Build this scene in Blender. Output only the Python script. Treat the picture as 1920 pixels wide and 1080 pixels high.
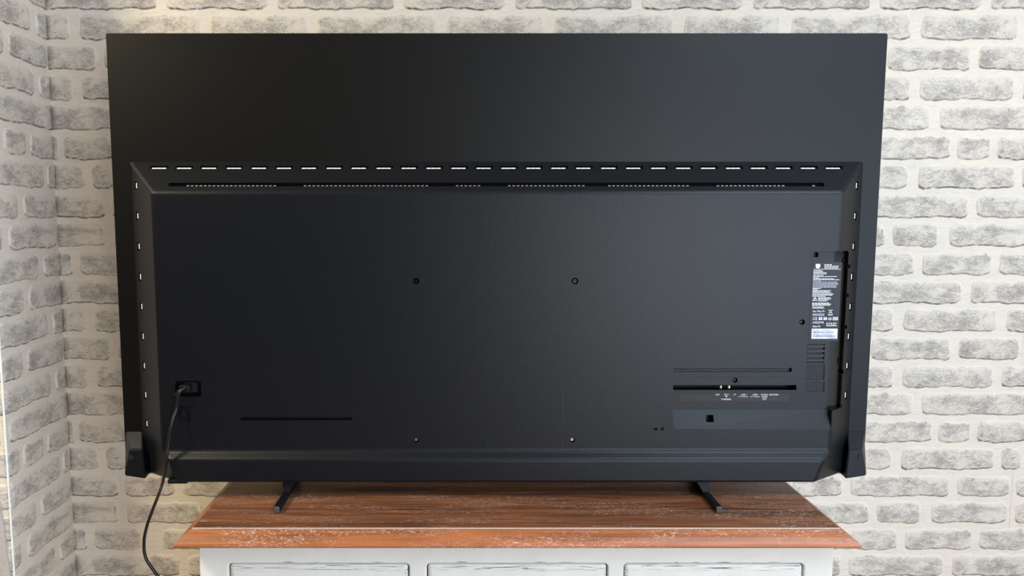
import bpy, bmesh, math, random
from mathutils import Vector, Matrix
random.seed(7)
S = bpy.context.scene
COL = S.collection
for o in list(bpy.data.objects): bpy.data.objects.remove(o)

# ------------------------------------------------------------------ camera, world, lights, exposure
F = 1398.0; CX = 869.0; PITCH = math.radians(5.8); CH = 1.40
cd = bpy.data.cameras.new('camera'); cam = bpy.data.objects.new('camera', cd); COL.objects.link(cam)
cam.location = (0, 0, CH); cam.rotation_euler = (math.radians(90) - PITCH, 0, 0)
cd.sensor_width = 36; cd.lens = F / 1920 * 36; cd.shift_x = (960 - CX) / 1920; cd.clip_start = .02
S.camera = cam
S.view_settings.view_transform = 'Standard'; S.view_settings.look = 'None'
S.view_settings.exposure = 0.26; S.view_settings.gamma = 1.0; S.view_settings.use_curve_mapping = False
w = bpy.data.worlds.new('world'); S.world = w; w.use_nodes = True
w.node_tree.nodes['Background'].inputs[0].default_value = (.75, .86, 1, 1)
w.node_tree.nodes['Background'].inputs[1].default_value = 0.6
def area(name, loc, target, sx, sy, power, col):
    l = bpy.data.lights.new(name, 'AREA'); l.shape = 'RECTANGLE'; l.size = sx; l.size_y = sy
    l.energy = power; l.color = col
    o = bpy.data.objects.new(name, l); COL.objects.link(o); o.location = loc
    o.rotation_euler = (Vector(target) - Vector(loc)).to_track_quat('-Z', 'Y').to_euler()
    return o
area('daylight_right_window', (2.28, .15, 1.62), (0, .15, 1.62), 1.20, 1.20, 13, (.84, .91, 1.0))
area('daylight_patio_door', (1.60, -3.12, 1.08), (1.3, 0, 1.08), 1.15, 1.95, 50, (.98, .965, .965))
area('daylight_garden_door', (2.26, -1.9, 1.08), (0, -1.9, 1.08), 1.30, 1.95, 66, (.44, .68, 1.0))
area('added_overhead_fill', (1.15, .05, 2.43), (1.15, .05, 0), .80, 1.50, 30, (.62, .80, 1.0))  # added blue overhead fill, brightens the television's ledge and recess slope
area('ceiling_lamp_glow', (-1.62, .55, 2.34), (-1.3, 1.1, 0), .4, .4, 30, (1.0, .87, .60))

# ------------------------------------------------------------------ helpers
cphi, sphi = math.cos(PITCH), math.sin(PITCH)
def P(x, y, D):
    "photo pixel on the vertical plane at distance D -> world point"
    v = (540 - y) / F
    den = cphi + v * sphi
    zc = D / den
    return Vector(((x - CX) / F * zc, D, CH + zc * (v * cphi - sphi)))
def obj(name, me, mat=None, parent=None, loc=None):
    o = bpy.data.objects.new(name, me); COL.objects.link(o)
    if mat is not None and len(me.materials) == 0:
        for m in (mat if isinstance(mat, (list, tuple)) else [mat]): me.materials.append(m)
    if loc is not None: o.location = loc
    if parent is not None: o.parent = parent
    return o
def empty(name, loc=(0, 0, 0)):
    o = bpy.data.objects.new(name, None); COL.objects.link(o); o.location = loc; o.empty_display_size = .05
    return o
def tag(o, label=None, cat=None, group=None, kind=None):
    if label: o['label'] = label
    if cat: o['category'] = cat
    if group: o['group'] = group
    if kind: o['kind'] = kind
    return o
def finish(bm, name, smooth=False):
    bmesh.ops.recalc_face_normals(bm, faces=bm.faces)
    me = bpy.data.meshes.new(name); bm.to_mesh(me); bm.free()
    if smooth:
        for p in me.polygons: p.use_smooth = True
    return me
def add_box(bm, lo, hi, bevel=0, seg=2):
    r = bmesh.ops.create_cube(bm, size=1)
    vs = r['verts']
    for v in vs:
        v.co = Vector([(lo[i] + hi[i]) / 2 + v.co[i] * (hi[i] - lo[i]) for i in range(3)])
    if bevel:
        es = list({e for v in vs for e in v.link_edges})
        bmesh.ops.bevel(bm, geom=es, offset=bevel, segments=seg, affect='EDGES', profile=.5)
def box(name, lo, hi, mat, parent=None, bevel=0, seg=2, kind=None):
    bm = bmesh.new(); add_box(bm, lo, hi, bevel, seg)
    o = obj(name, finish(bm, name), mat, parent)
    if kind: o['kind'] = kind
    return o
def add_poly_prism(bm, A, B):
    "closed loft between two vertex loops of equal length"
    a = [bm.verts.new(p) for p in A]; b = [bm.verts.new(p) for p in B]
    n = len(a)
    bm.faces.new(a); bm.faces.new(list(reversed(b)))
    for i in range(n):
        j = (i + 1) % n
        bm.faces.new((a[i], b[i], b[j], a[j]))
def add_cyl(bm, c, axis, r, h, seg=16, r2=None):
    m = Vector((0, 0, 1)).rotation_difference(Vector(axis)).to_matrix().to_4x4()
    m.translation = Vector(c)
    bmesh.ops.create_cone(bm, cap_ends=True, segments=seg, radius1=r, radius2=r if r2 is None else r2, depth=h, matrix=m)
def rrect(x0, x1, z0, z1, r, y, n=4):
    pts = []
    for cx, cz, a0 in ((x1 - r, z1 - r, 0), (x0 + r, z1 - r, 90), (x0 + r, z0 + r, 180), (x1 - r, z0 + r, 270)):
        for k in range(n + 1):
            a = math.radians(a0 + 90 * k / n)
            pts.append(Vector((cx + r * math.cos(a), y, cz + r * math.sin(a))))
    return pts
def tube(name, pts, r, mat, parent=None, res=8):
    cu = bpy.data.curves.new(name, 'CURVE'); cu.dimensions = '3D'; cu.bevel_depth = r; cu.bevel_resolution = 3
    cu.resolution_u = res; cu.use_fill_caps = True
    sp = cu.splines.new('BEZIER'); sp.bezier_points.add(len(pts) - 1)
    for b, p in zip(sp.bezier_points, pts):
        b.co = p; b.handle_left_type = b.handle_right_type = 'AUTO'
    t = bpy.data.objects.new('tmp', cu); COL.objects.link(t)
    bpy.context.view_layer.update()
    me = bpy.data.meshes.new_from_object(t.evaluated_get(bpy.context.evaluated_depsgraph_get()))
    bpy.data.objects.remove(t)
    for p in me.polygons: p.use_smooth = True
    me.name = name; me.materials.clear()
    return obj(name, me, mat, parent)
def text_mesh(s, size, width=None):
    "flat text mesh in XY, lower-left at origin, optionally squeezed to a width"
    cu = bpy.data.curves.new('t', 'FONT'); cu.body = s; cu.size = size; cu.offset = size * .012
    cu.resolution_u = 2
    t = bpy.data.objects.new('tmp', cu); COL.objects.link(t)
    bpy.context.view_layer.update()
    me = bpy.data.meshes.new_from_object(t.evaluated_get(bpy.context.evaluated_depsgraph_get()))
    bpy.data.objects.remove(t)
    xs = [v.co.x for v in me.vertices] or [0, 1]
    w0, w1 = min(xs), max(xs)
    k = 1 if not width else width / (w1 - w0)
    for v in me.vertices: v.co.x = (v.co.x - w0) * k
    return me, (w1 - w0) * k
def boolean(o, cutter_me, op='DIFFERENCE', selfx=False):
    c = obj('cutter', cutter_me)
    m = o.modifiers.new('b', 'BOOLEAN'); m.operation = op; m.object = c; m.solver = 'EXACT'; m.use_self = selfx
    bpy.context.view_layer.update()
    me = bpy.data.meshes.new_from_object(o.evaluated_get(bpy.context.evaluated_depsgraph_get()))
    o.modifiers.clear(); old = o.data; o.data = me; me.name = old.name
    bpy.data.objects.remove(c)

# ------------------------------------------------------------------ materials
class NT:
    def __init__(s, name):
        s.m = bpy.data.materials.new(name); s.m.use_nodes = True; s.t = s.m.node_tree
        s.b = s.t.nodes['Principled BSDF']
    def n(s, typ, **kw):
        nd = s.t.nodes.new(typ)
        for k, v in kw.items():
            if k.startswith('i_'):
                key = k[2:]; key = int(key) if key.isdigit() else key.replace('_', ' ')
                if hasattr(v, 'links') or isinstance(v, bpy.types.NodeSocket): s.t.links.new(v, nd.inputs[key])
                else: nd.inputs[key].default_value = v
            else: setattr(nd, k, v)
        return nd
    def l(s, a, b): s.t.links.new(a, b)
    def math(s, op, a, b=0.0, clamp=False):
        nd = s.t.nodes.new('ShaderNodeMath'); nd.operation = op; nd.use_clamp = clamp
        for i, v in enumerate((a, b)):
            if isinstance(v, bpy.types.NodeSocket): s.l(v, nd.inputs[i])
            else: nd.inputs[i].default_value = v
        return nd.outputs[0]
    def ramp(s, fac, stops, interp='LINEAR'):
        nd = s.t.nodes.new('ShaderNodeValToRGB'); s.l(fac, nd.inputs[0]); cr = nd.color_ramp; cr.interpolation = interp
        while len(cr.elements) < len(stops): cr.elements.new(.5)
        for e, (p, c) in zip(cr.elements, stops):
            e.position = p; e.color = (c, c, c, 1) if isinstance(c, (int, float)) else (*c, 1)
        return nd.outputs[0]
    def mix(s, fac, a, b, blend='MIX'):
        nd = s.t.nodes.new('ShaderNodeMix'); nd.data_type = 'RGBA'; nd.blend_type = blend
        for i, v in ((0, fac), (6, a), (7, b)):
            if isinstance(v, bpy.types.NodeSocket): s.l(v, nd.inputs[i])
            else: nd.inputs[i].default_value = v if isinstance(v, float) else (*v, 1)
        return nd.outputs[2]
    def noise(s, vec, scale, detail=4, rough=.5, dist=0.0):
        nd = s.n('ShaderNodeTexNoise'); s.l(vec, nd.inputs['Vector'])
        nd.inputs['Scale'].default_value = scale; nd.inputs['Detail'].default_value = detail
        nd.inputs['Roughness'].default_value = rough; nd.inputs['Distortion'].default_value = dist
        return nd.outputs[0]
    def mapping(s, vec, scale=(1, 1, 1), loc=(0, 0, 0), rot=(0, 0, 0)):
        nd = s.n('ShaderNodeMapping'); s.l(vec, nd.inputs[0]); nd.inputs['Scale'].default_value = scale
        nd.inputs['Location'].default_value = loc; nd.inputs['Rotation'].default_value = rot
        return nd.outputs[0]
    def bump(s, h, strength, dist):
        nd = s.n('ShaderNodeBump'); s.l(h, nd.inputs['Height']); nd.inputs['Strength'].default_value = strength
        nd.inputs['Distance'].default_value = dist; s.l(nd.outputs[0], s.b.inputs['Normal'])
def plain(name, col, rough=.5, metal=0.0, spec=.5, grain=0):
    t = NT(name); t.b.inputs['Base Color'].default_value = (*col, 1); t.b.inputs['Roughness'].default_value = rough
    t.b.inputs['Metallic'].default_value = metal; t.b.inputs['Specular IOR Level'].default_value = spec
    tc = t.n('ShaderNodeTexCoord').outputs['Object']
    n = t.noise(tc, grain or 60, 3)
    t.l(t.mix(1.0, col, t.ramp(n, [(.3, .93), (.7, 1.07)]), 'MULTIPLY'), t.b.inputs['Base Color'])
    if grain: t.bump(n, .12, .0006)
    return t.m

PW, PH = .530, .6605          # repeat of the wallpaper
def wall_mat(name, brick):
    t = NT(name)
    uv = t.n('ShaderNodeAttribute', attribute_name='paper').outputs['Vector']
    edge = t.n('ShaderNodeAttribute', attribute_name='edge').outputs['Fac']
    big = t.noise(t.mapping(uv, (1, 1.3, 1)), 17, 3, .55)
    mid = t.noise(t.mapping(uv, (.8, 1.6, 1)), 52, 7, .72, 1.2)
    fine = t.noise(t.mapping(uv, (.8, 1.6, 1)), 210, 6, .75, 1.4)
    crk = t.n('ShaderNodeTexNoise', noise_type='RIDGED_MULTIFRACTAL')
    t.l(t.mapping(uv, (1, 1.7, 1)), crk.inputs['Vector'])
    crk.inputs['Scale'].default_value = 34; crk.inputs['Detail'].default_value = 4; crk.inputs['Distortion'].default_value = .7
    light = (.775, .685, .580)
    if brick:
        a = t.math('ADD', t.math('MULTIPLY', big, .95), t.math('MULTIPLY', mid, .95))
        a = t.math('ADD', a, t.math('MULTIPLY', fine, .95))
        a = t.math('ADD', a, t.math('MULTIPLY', t.math('SUBTRACT', edge, 1.0), .26))
        msk = t.ramp(t.math('SUBTRACT', a, .90), [(.475, 0.0), (.505, .5), (.66, 1.0)])
        grey = t.ramp(fine, [(.40, (.185, .162, .14)), (.485, (.385, .342, .298)), (.57, (.60, .545, .48))])
        wash = t.mix(t.math('MULTIPLY', edge, .55, True), light, (.70, .635, .553))
        c = t.mix(msk, wash, grey)
        # crumbled crevices in the print
        l1 = t.noise(t.mapping(uv, (.8, 1.7, 1), (3, 1, 0)), 62, 5, .66, 2.2)
        cv = t.ramp(t.math('ABSOLUTE', t.math('SUBTRACT', l1, .5)), [(.006, 1.0), (.022, 0.0)])
        cv = t.math('MULTIPLY', cv, t.ramp(t.noise(uv, 26, 2), [(.40, 0.0), (.52, 1.0)]))
        c = t.mix(t.math('MULTIPLY', cv, edge), c, (.27, .25, .235))
        l2 = t.ramp(t.math('ABSOLUTE', t.math('SUBTRACT', l1, .545)), [(.006, .9), (.020, 0.0)])
        l2 = t.math('MULTIPLY', l2, t.ramp(t.noise(t.mapping(uv, loc=(5, 5, 0)), 30, 2), [(.42, 0.0), (.54, 1.0)]))
        c = t.mix(l2, c, (.84, .80, .745))
        # white wash flecks
        fl = t.ramp(t.math('ADD', t.math('MULTIPLY', crk.outputs[0], .35), t.math('MULTIPLY', mid, .6)), [(.66, 0.0), (.72, .85)])
        c = t.mix(fl, c, (.84, .80, .745))
        st = t.n('ShaderNodeAttribute', attribute_name='printed_shade').outputs['Fac']  # shadow line under each brick, put into the colour of the print
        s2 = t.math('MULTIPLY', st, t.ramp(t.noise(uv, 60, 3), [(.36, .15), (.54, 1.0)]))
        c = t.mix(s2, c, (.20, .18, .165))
        h = t.math('ADD', t.math('MULTIPLY', mid, 1.0), t.math('MULTIPLY', fine, .5))
        t.l(c, t.b.inputs['Base Color']); t.bump(h, .55, .003)
    else:
        streak = t.noise(t.mapping(uv, (7, 46, 1)), 3.0, 5, .6, 1.6)
        m = t.ramp(streak, [(.50, 0.0), (.66, .55)])
        sp = t.ramp(t.math('ADD', t.math('MULTIPLY', fine, .7), t.math('MULTIPLY', big, .45)), [(.58, 0.0), (.70, .5)])
        c = t.mix(t.math('MAXIMUM', m, sp), light, (.56, .54, .515))
        t.l(c, t.b.inputs['Base Color'])
        t.bump(t.math('ADD', streak, t.math('MULTIPLY', mid, .4)), .35, .003)
    t.b.inputs['Roughness'].default_value = .82; t.b.inputs['Specular IOR Level'].default_value = .25
    return t.m
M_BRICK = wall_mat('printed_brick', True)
M_PAPER = wall_mat('printed_mortar', False)
M_PAINT = plain('white_wall_paint', (.72, .70, .66), .85, grain=90)
M_TAUPE = plain('taupe_wall_paint', (.085, .078, .07), .85, grain=90)
M_CEIL = plain('ceiling_paint', (.66, .63, .56), .9, grain=90)
M_FLOOR = plain('floor_laminate', (.30, .20, .12), .45, grain=20)
M_MAUVE = plain('grey_plaster', (.50, .465, .45), .8, grain=90)
M_BEAD = plain('corner_bead_white', (.93, .92, .90), .6)

def tv_mat(name, col, rough, grain, bump=.25, spec=.5):
    t = NT(name)
    tc = t.n('ShaderNodeTexCoord').outputs['Object']
    n = t.noise(tc, grain, 2, .6)
    t.l(t.mix(1.0, col, t.ramp(n, [(.25, .82), (.75, 1.18)]), 'MULTIPLY'), t.b.inputs['Base Color'])
    t.b.inputs['Roughness'].default_value = rough; t.b.inputs['Specular IOR Level'].default_value = spec
    t.bump(n, bump, .0008)
    return t.m
M_HOUSE = tv_mat('textured_black_plastic', (.0044, .0054, .0078), .36, 520, .35, .30)
M_PLATE = tv_mat('black_back_plate', (.0026, .0026, .0024), .40, 900, .10, .26)
M_EDGE = plain('panel_edge_black', (.008, .008, .008), .35)
M_DEEP = plain('black_void', (.004, .004, .004), .7)
M_CHANNEL = plain('dark_brown_channel', (.018, .016, .014), .7)
M_GLOSS = plain('gloss_black', (.006, .006, .007), .22)
M_FOOT = plain('foot_black_metal', (.006, .006, .007), .5, spec=.2)
M_CAP = plain('foot_grey_cap', (.075, .072, .07), .6, spec=.3)
M_LED = plain('white_light_lens', (.93, .91, .80), .35)
M_TAB = plain('pale_vent_tab', (.50, .49, .46), .35, .85)
M_STICK = plain('label_black', (.012, .012, .017), .55)
M_IOSTICK = plain('port_label_charcoal', (.022, .020, .021), .6)
M_WHITE = plain('label_white_print', (.80, .82, .86), .6)
M_GREYP = plain('label_grey_print', (.42, .43, .50), .6)
M_BARCODE = plain('barcode_blue_grey', (.24, .27, .42), .6)
M_STICKW = plain('sticker_white', (.86, .90, .92), .6)
M_METAL = plain('connector_metal', (.75, .70, .60), .3, 1.0)
M_SCREW = plain('screw_black', (.02, .02, .02), .25, .8)
M_SCREWS = plain('screw_steel', (.45, .45, .47), .25, 1.0)
M_CORD = plain('cord_black', (.006, .006, .007), .3)
M_SCREEN = plain('screen_glass', (.005, .005, .006), .08)

def wood_mat(name, base, dark, lite, offset=0.0, wash=1.0):
    t = NT(name)
    tc = t.n('ShaderNodeTexCoord').outputs['Object']
    oi = t.n('ShaderNodeObjectInfo').outputs['Random']
    cmb = t.n('ShaderNodeCombineXYZ'); t.l(t.math('MULTIPLY', oi, 7.0), cmb.inputs[0]); t.l(oi, cmb.inputs[1])
    v = t.n('ShaderNodeVectorMath', operation='ADD'); t.l(tc, v.inputs[0]); t.l(cmb.outputs[0], v.inputs[1])
    v = v.outputs[0]
    warp = t.noise(t.mapping(v, (1.6, 7, 7)), 1.6, 2, .5)
    g = t.n('ShaderNodeTexNoise'); t.l(t.mapping(v, (2.2, 38, 38)), g.inputs['Vector'])
    g.inputs['Scale'].default_value = 2.0; g.inputs['Detail'].default_value = 7; g.inputs['Roughness'].default_value = .62
    g.inputs['Distortion'].default_value = 1.1
    broad = t.noise(t.mapping(v, (1.4, 9, 9)), 2.2, 3)
    f = t.math('ADD', t.math('MULTIPLY', g.outputs[0], .6), t.math('MULTIPLY', broad, .4))
    c = t.ramp(f, [(.36, dark), (.50, base), (.64, lite)])
    # white wax crackle left in the grain
    sp = t.noise(t.mapping(v, (1, 2.3, 2.3)), 120, 5, .7, 1.5)
    patch = t.noise(t.mapping(v, (1, 5, 5)), 5.5, 3, .6)
    wv = t.math('MULTIPLY', t.ramp(sp, [(.545, 0.0), (.60, 1.0)]), t.ramp(patch, [(.46, .08), (.60, 1.0)]))
    st = t.ramp(t.noise(t.mapping(v, (2, 90, 90)), 3.0, 4, .7), [(.60, 0.0), (.70, .6)])
    wv = t.math('MAXIMUM', wv, t.math('MULTIPLY', st, t.ramp(patch, [(.42, 0.05), (.62, .8)])))
    c = t.mix(t.math('MULTIPLY', wv, .62 * wash), c, (.62, .50, .42))
    t.l(c, t.b.inputs['Base Color']); t.b.inputs['Roughness'].default_value = .38
    t.b.inputs['Specular IOR Level'].default_value = .5
    t.bump(t.math('ADD', g.outputs[0], t.math('MULTIPLY', wv, .5)), .18, .0015)
    return t.m
M_WOOD = wood_mat('waxed_brown_wood', (.205, .078, .036), (.080, .028, .013), (.33, .135, .062))
M_WOODE = wood_mat('waxed_orange_wood', (.35, .108, .034), (.18, .052, .018), (.50, .17, .060), wash=1.3)
M_WAX = plain('white_wax_line', (.55, .40, .32), .5)
def cream_mat(name, drawer):
    t = NT(name)
    tc = t.n('ShaderNodeTexCoord').outputs['Object']
    n = t.noise(tc, 14, 4, .6)
    c = t.ramp(n, [(.3, (.80, .785, .715)), (.7, (.86, .845, .78))])
    at = t.n('ShaderNodeAttribute', attribute_name='worn').outputs['Fac']
    wear = t.noise(t.mapping(tc, (11, 60, 420)), 1.5, 5, .65, .5)
    m = t.math('MULTIPLY', at, t.ramp(wear, [(.54, 0.0), (.60, 1.0)]))
    c = t.mix(m, c, (.10, .10, .11))
    t.l(c, t.b.inputs['Base Color']); t.b.inputs['Roughness'].default_value = .42
    t.bump(t.noise(tc, 45, 5, .6), .22, .003)
    return t.m
M_CREAM = cream_mat('cream_chalk_paint', False)
M_GAP = plain('tan_raw_wood', (.30, .24, .16), .7)

# ------------------------------------------------------------------ the wallpaper bricks
DW = 1.717
XSEAM = .775
def px2u(x, y): return P(x, y, DW).x
ROWS = {   # row: (y to measure at, [(x0, x1) px])
    0: (50, [(1480, 1712), (1725, 1911)]),
    1: (110, [(1521, 1652), (1662, 1823), (1833, 1955)]),
    2: (165, [(1474, 1710), (1722, 1904)]),
    3: (222, [(1550, 1747), (1760, 1979)]),
    4: (280, [(1545, 1785), (1792, 1860), (1868, 1972)]),
    5: (338, [(1532, 1705), (1718, 1905), (1913, 1958)]),
    6: (390, [(1620, 1817), (1828, 1936), (1943, 2043)]),
    7: (440, [(1672, 1762), (1778, 1931), (1941, 2094)]),
    8: (495, [(1573, 1717), (1726, 1861), (1871, 1968)]),
    9: (8, [(1645, 1844), (1854, 2081)]),
}
PITCHZ = PH / 10
Z0 = CH + .3836                      # underside of row 0
TILE = []                            # (row, u0, u1) with u metres from the paper seam, 0 <= u0 < PW
for r, (y, L) in ROWS.items():
    for a, b in L:
        ua, ub = px2u(a, y) - XSEAM, px2u(b, y) - XSEAM
        k = math.floor(ua / PW)
        TILE.append((r, ua - k * PW, ub - k * PW))
def brick_mesh(w, h, seed, u0, v0, flat_l=False, flat_r=False):
    "low brick with a ragged outline, origin at its lower left corner, lying in XZ with its back on Y=0, front towards -Y"
    rnd = random.Random(seed)
    n_h = max(5, int(w / .011)); n_v = 4
    cr = min(.010, w * .2)
    def jit(a): return (rnd.random() - .5) * a
    out = []
    bw = [rnd.random() * 6 for _ in range(3)]
    def low(x): return .0016 * math.sin(x * 45 + bw[0]) + .0008 * math.sin(x * 150 + bw[1])
    for i in range(n_h + 1):
        x = cr * .6 + (w - cr * 1.2) * i / n_h
        if flat_l and i == 0: x = 0
        if flat_r and i == n_h: x = w
        end = i in (0, n_h) and not (flat_l and i == 0) and not (flat_r and i == n_h)
        out.append((x, low(x) + jit(.0026) + (.0045 if end else 0), 'b'))
    for i in range(1, n_v): out.append((w - (0 if flat_r else .0005 + abs(jit(.009))), h * i / n_v, 'r'))
    for i in range(n_h, -1, -1):
        x = cr * .6 + (w - cr * 1.2) * i / n_h
        if flat_l and i == 0: x = 0
        if flat_r and i == n_h: x = w
        end = i in (0, n_h) and not (flat_l and i == 0) and not (flat_r and i == n_h)
        out.append((x, h + jit(.0055) - (.0055 if end else 0), 't'))
    for i in range(n_v - 1, 0, -1): out.append((0 if flat_l else .0005 + abs(jit(.009)), h * i / n_v, 'l'))
    bm = bmesh.new()
    le = bm.verts.layers.float.new('edge'); ls = bm.verts.layers.float.new('printed_shade')
    lp = bm.verts.layers.float_vector.new('paper')
    cx, cz = w / 2, h / 2
    sq = min(1.0, w / .06)
    def ring(d_b, d_t, d_s, y, e, stv):
        vs = []
        for x, z, k in out:
            zz = z + (d_b if k == 'b' else (-d_t if k == 't' else 0))
            xx = x
            lim_l = 0 if flat_l else d_s * sq; lim_r = 0 if flat_r else d_s * sq
            if x < cx: xx = cx + (x - cx) * (cx - lim_l) / cx
            if x > cx: xx = cx + (x - cx) * (cx - lim_r) / cx
            v = bm.verts.new((xx, y, zz)); v[le] = e; v[ls] = stv(k); v[lp] = (u0 + xx, v0 + zz, 0)
            vs.append(v)
        return vs
    dk = rnd.uniform(.45, 1.0)  # how dark this brick's painted underside shadow gets
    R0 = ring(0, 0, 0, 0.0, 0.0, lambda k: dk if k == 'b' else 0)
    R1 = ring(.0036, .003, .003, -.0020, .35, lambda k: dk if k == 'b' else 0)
    R1b = ring(.0042, .0045, .0045, -.0025, .6, lambda k: 0)
    R2 = ring(.0075, .012, .009, -.0030, 1.0, lambda k: 0)
    for A, B in ((R0, R1), (R1, R1b), (R1b, R2)):
        for i in range(len(A)):
            j = (i + 1) % len(A)
            bm.faces.new((A[i], A[j], B[j], B[i]))
    # cap: strips between the lower and the upper run
    nb = n_h + 1
    lo = R2[:nb]; rt = R2[nb:nb + n_v - 1]; up = R2[nb + n_v - 1:nb + n_v - 1 + nb]; lf = R2[nb + n_v - 1 + nb:]
    up = list(reversed(up))
    for i in range(n_h): bm.faces.new((lo[i], lo[i + 1], up[i + 1], up[i]))
    bm.faces.new([lo[-1]] + rt + [up[-1]]); bm.faces.new([up[0]] + lf + [lo[0]])
    me = finish(bm, 'brick', True)
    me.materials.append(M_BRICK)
    return me
BH = {0: .055, 1: .053, 2: .052, 3: .053, 4: .052, 5: .053, 6: .051, 7: .053, 8: .052, 9: .053}
MESHES = {}
def lay_bricks(parent, origin, direction, s0, s1, u_at_s0, z_lo, z_hi, in_view=None, joined=None):
    """bricks on a wall plane: origin + s * direction for s in [s0, s1]; u = s - s0 + u_at_s0 on the paper; pieces outside
    the part of the wall near the picture are joined into one mesh"""
    ang = math.atan2(direction[1], direction[0])
    k_lo = math.floor((Z0 - z_hi) / PH) - 1; k_hi = math.ceil((Z0 - z_lo) / PH) + 1
    c = 0
    t_lo = math.floor(u_at_s0 / PW) - 1; t_hi = math.ceil((u_at_s0 + s1 - s0) / PW) + 1
    for ti, (r, ua, ub) in enumerate(TILE):
        for kz in range(k_lo, k_hi):
            z = Z0 - PITCHZ * r - kz * PH
            if z < z_lo or z + .03 > z_hi: continue
            for kt in range(t_lo, t_hi):
                a = s0 + ua + kt * PW - u_at_s0; b = s0 + ub + kt * PW - u_at_s0
                if b <= s0 + .008 or a >= s1 - .008: continue
                fl, fr = a < s0, b > s1
                a2, b2 = max(a, s0), min(b, s1)
                key = (ti, round(a2 - a, 4), round(b2 - a2, 4))
                if key not in MESHES:
                    MESHES[key] = brick_mesh(b2 - a2, BH[r], ti * 13 + 5, ua + (a2 - a), -r * PITCHZ + 3, fl, fr)
                if joined is not None:
                    if in_view(a2, b2, z): continue
                    n0 = len(joined.verts); joined.from_mesh(MESHES[key]); joined.verts.ensure_lookup_table()
                    mt = Matrix.Translation((origin[0] + direction[0] * a2, origin[1] + direction[1] * a2, z)) @ Matrix.Rotation(ang, 4, 'Z')
                    for v in joined.verts[n0:]: v.co = mt @ v.co
                    continue
                if in_view is not None and not in_view(a2, b2, z): continue
                o = bpy.data.objects.new('brick', MESHES[key]); COL.objects.link(o)
                o.location = (origin[0] + direction[0] * a2, origin[1] + direction[1] * a2, z)
                o.rotation_euler = (0, 0, ang); o.parent = parent; c += 1
    return c
def paper_wall(name, origin, direction, s0, s1, u_at_s0, z0=0, z1=2.45):
    "the papered wall sheet, cut at the paper's seams so that the print repeats"
    bm = bmesh.new(); lp = bm.verts.layers.float_vector.new('paper'); le = bm.verts.layers.float.new('edge')
    cuts = [s0]; s = s0 + (PW - u_at_s0 % PW)
    while s < s1 - .001: cuts.append(s); s += PW
    cuts.append(s1)
    nrm = Vector((-direction[1], direction[0], 0))
    zs = [z0]; z = Z0 - PH * 5
    while z < z1 - .001:
        if z > z0 + .001: zs.append(z)
        z += PH
    zs.append(z1)
    for i in range(len(cuts) - 1):
        a, b = cuts[i] + .0002, cuts[i + 1] - .0002
        ub = (cuts[i] - s0 + u_at_s0) % PW
        if ub > PW - 1e-5: ub = 0
        for j in range(len(zs) - 1):
            k = round((Z0 - zs[j] - 1e-6) / PH + .4999) if j else math.ceil((Z0 - zs[j]) / PH)
            vs = []
            for (s, z) in ((a, zs[j]), (b, zs[j]), (b, zs[j + 1]), (a, zs[j + 1])):
                v = bm.verts.new((origin[0] + direction[0] * s, origin[1] + direction[1] * s, z))
                v[lp] = (ub + s - cuts[i], z - Z0 + k * PH + 3, 0)
                vs.append(v)
            bm.faces.new(vs)
    # thickness behind
    a0 = Vector(origin) + Vector(direction) * (s0 + .002); b0 = Vector(origin) + Vector(direction) * (s1 - .0005)
    A = [Vector((p.x, p.y, zz)) + nrm * .0006 for p, zz in ((a0, z0), (b0, z0), (b0, z1), (a0, z1))]
    B = [p + nrm * .08 for p in A]
    add_poly_prism(bm, A, B)
    me = finish(bm, name)
    for p in me.polygons:                      # paper normals face the room
        if p.area > 0 and abs(p.normal.dot(nrm)) > .9 and (p.center - Vector((a0.x, a0.y, p.center.z))).dot(nrm) < .0003 and p.normal.dot(nrm) > 0:
            p.flip()
    return tag(obj(name, me, M_PAPER), kind='structure')
XL = -.9315                          # the inner corner
Y_OUT = 1.477                        # the outer corner nearer the camera
ub = (XL - (XSEAM - 4 * PW)) % PW
wb = paper_wall('wall_back', (0, DW, 0), (1, 0, 0), XL, 2.36, ub)
ZL, ZH = .52, 2.08
near = lambda a, b, z: a < 1.34 and ZL <= z and z + .03 < ZH
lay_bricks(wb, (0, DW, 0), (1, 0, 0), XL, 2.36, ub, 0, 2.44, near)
bm = bmesh.new()
lay_bricks(wb, (0, DW, 0), (1, 0, 0), XL, 2.36, ub, 0, 2.44, near, bm)
me = bpy.data.meshes.new('outlying_bricks'); bm.to_mesh(me); bm.free()
for p in me.polygons: p.use_smooth = True
me.materials.clear()
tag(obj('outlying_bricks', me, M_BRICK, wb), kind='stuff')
# left return: the paper's seam lies in the corner
LD = DW - Y_OUT
wl = paper_wall('wall_left', (XL, Y_OUT, 0), (0, 1, 0), 0, LD, PW - LD)
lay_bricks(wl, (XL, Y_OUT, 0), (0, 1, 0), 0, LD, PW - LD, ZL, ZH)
FL = .62
wf = paper_wall('wall_left_front', (XL - FL, Y_OUT, 0), (1, 0, 0), 0, FL, (PW - LD - FL) % PW)
# bricks on it only as far as the paper reaches
EDGE_X = XL - .085
lay_bricks(wf, (XL - FL, Y_OUT, 0), (1, 0, 0), FL - .085, FL, (PW - LD - .085) % PW, ZL, ZH)

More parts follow.
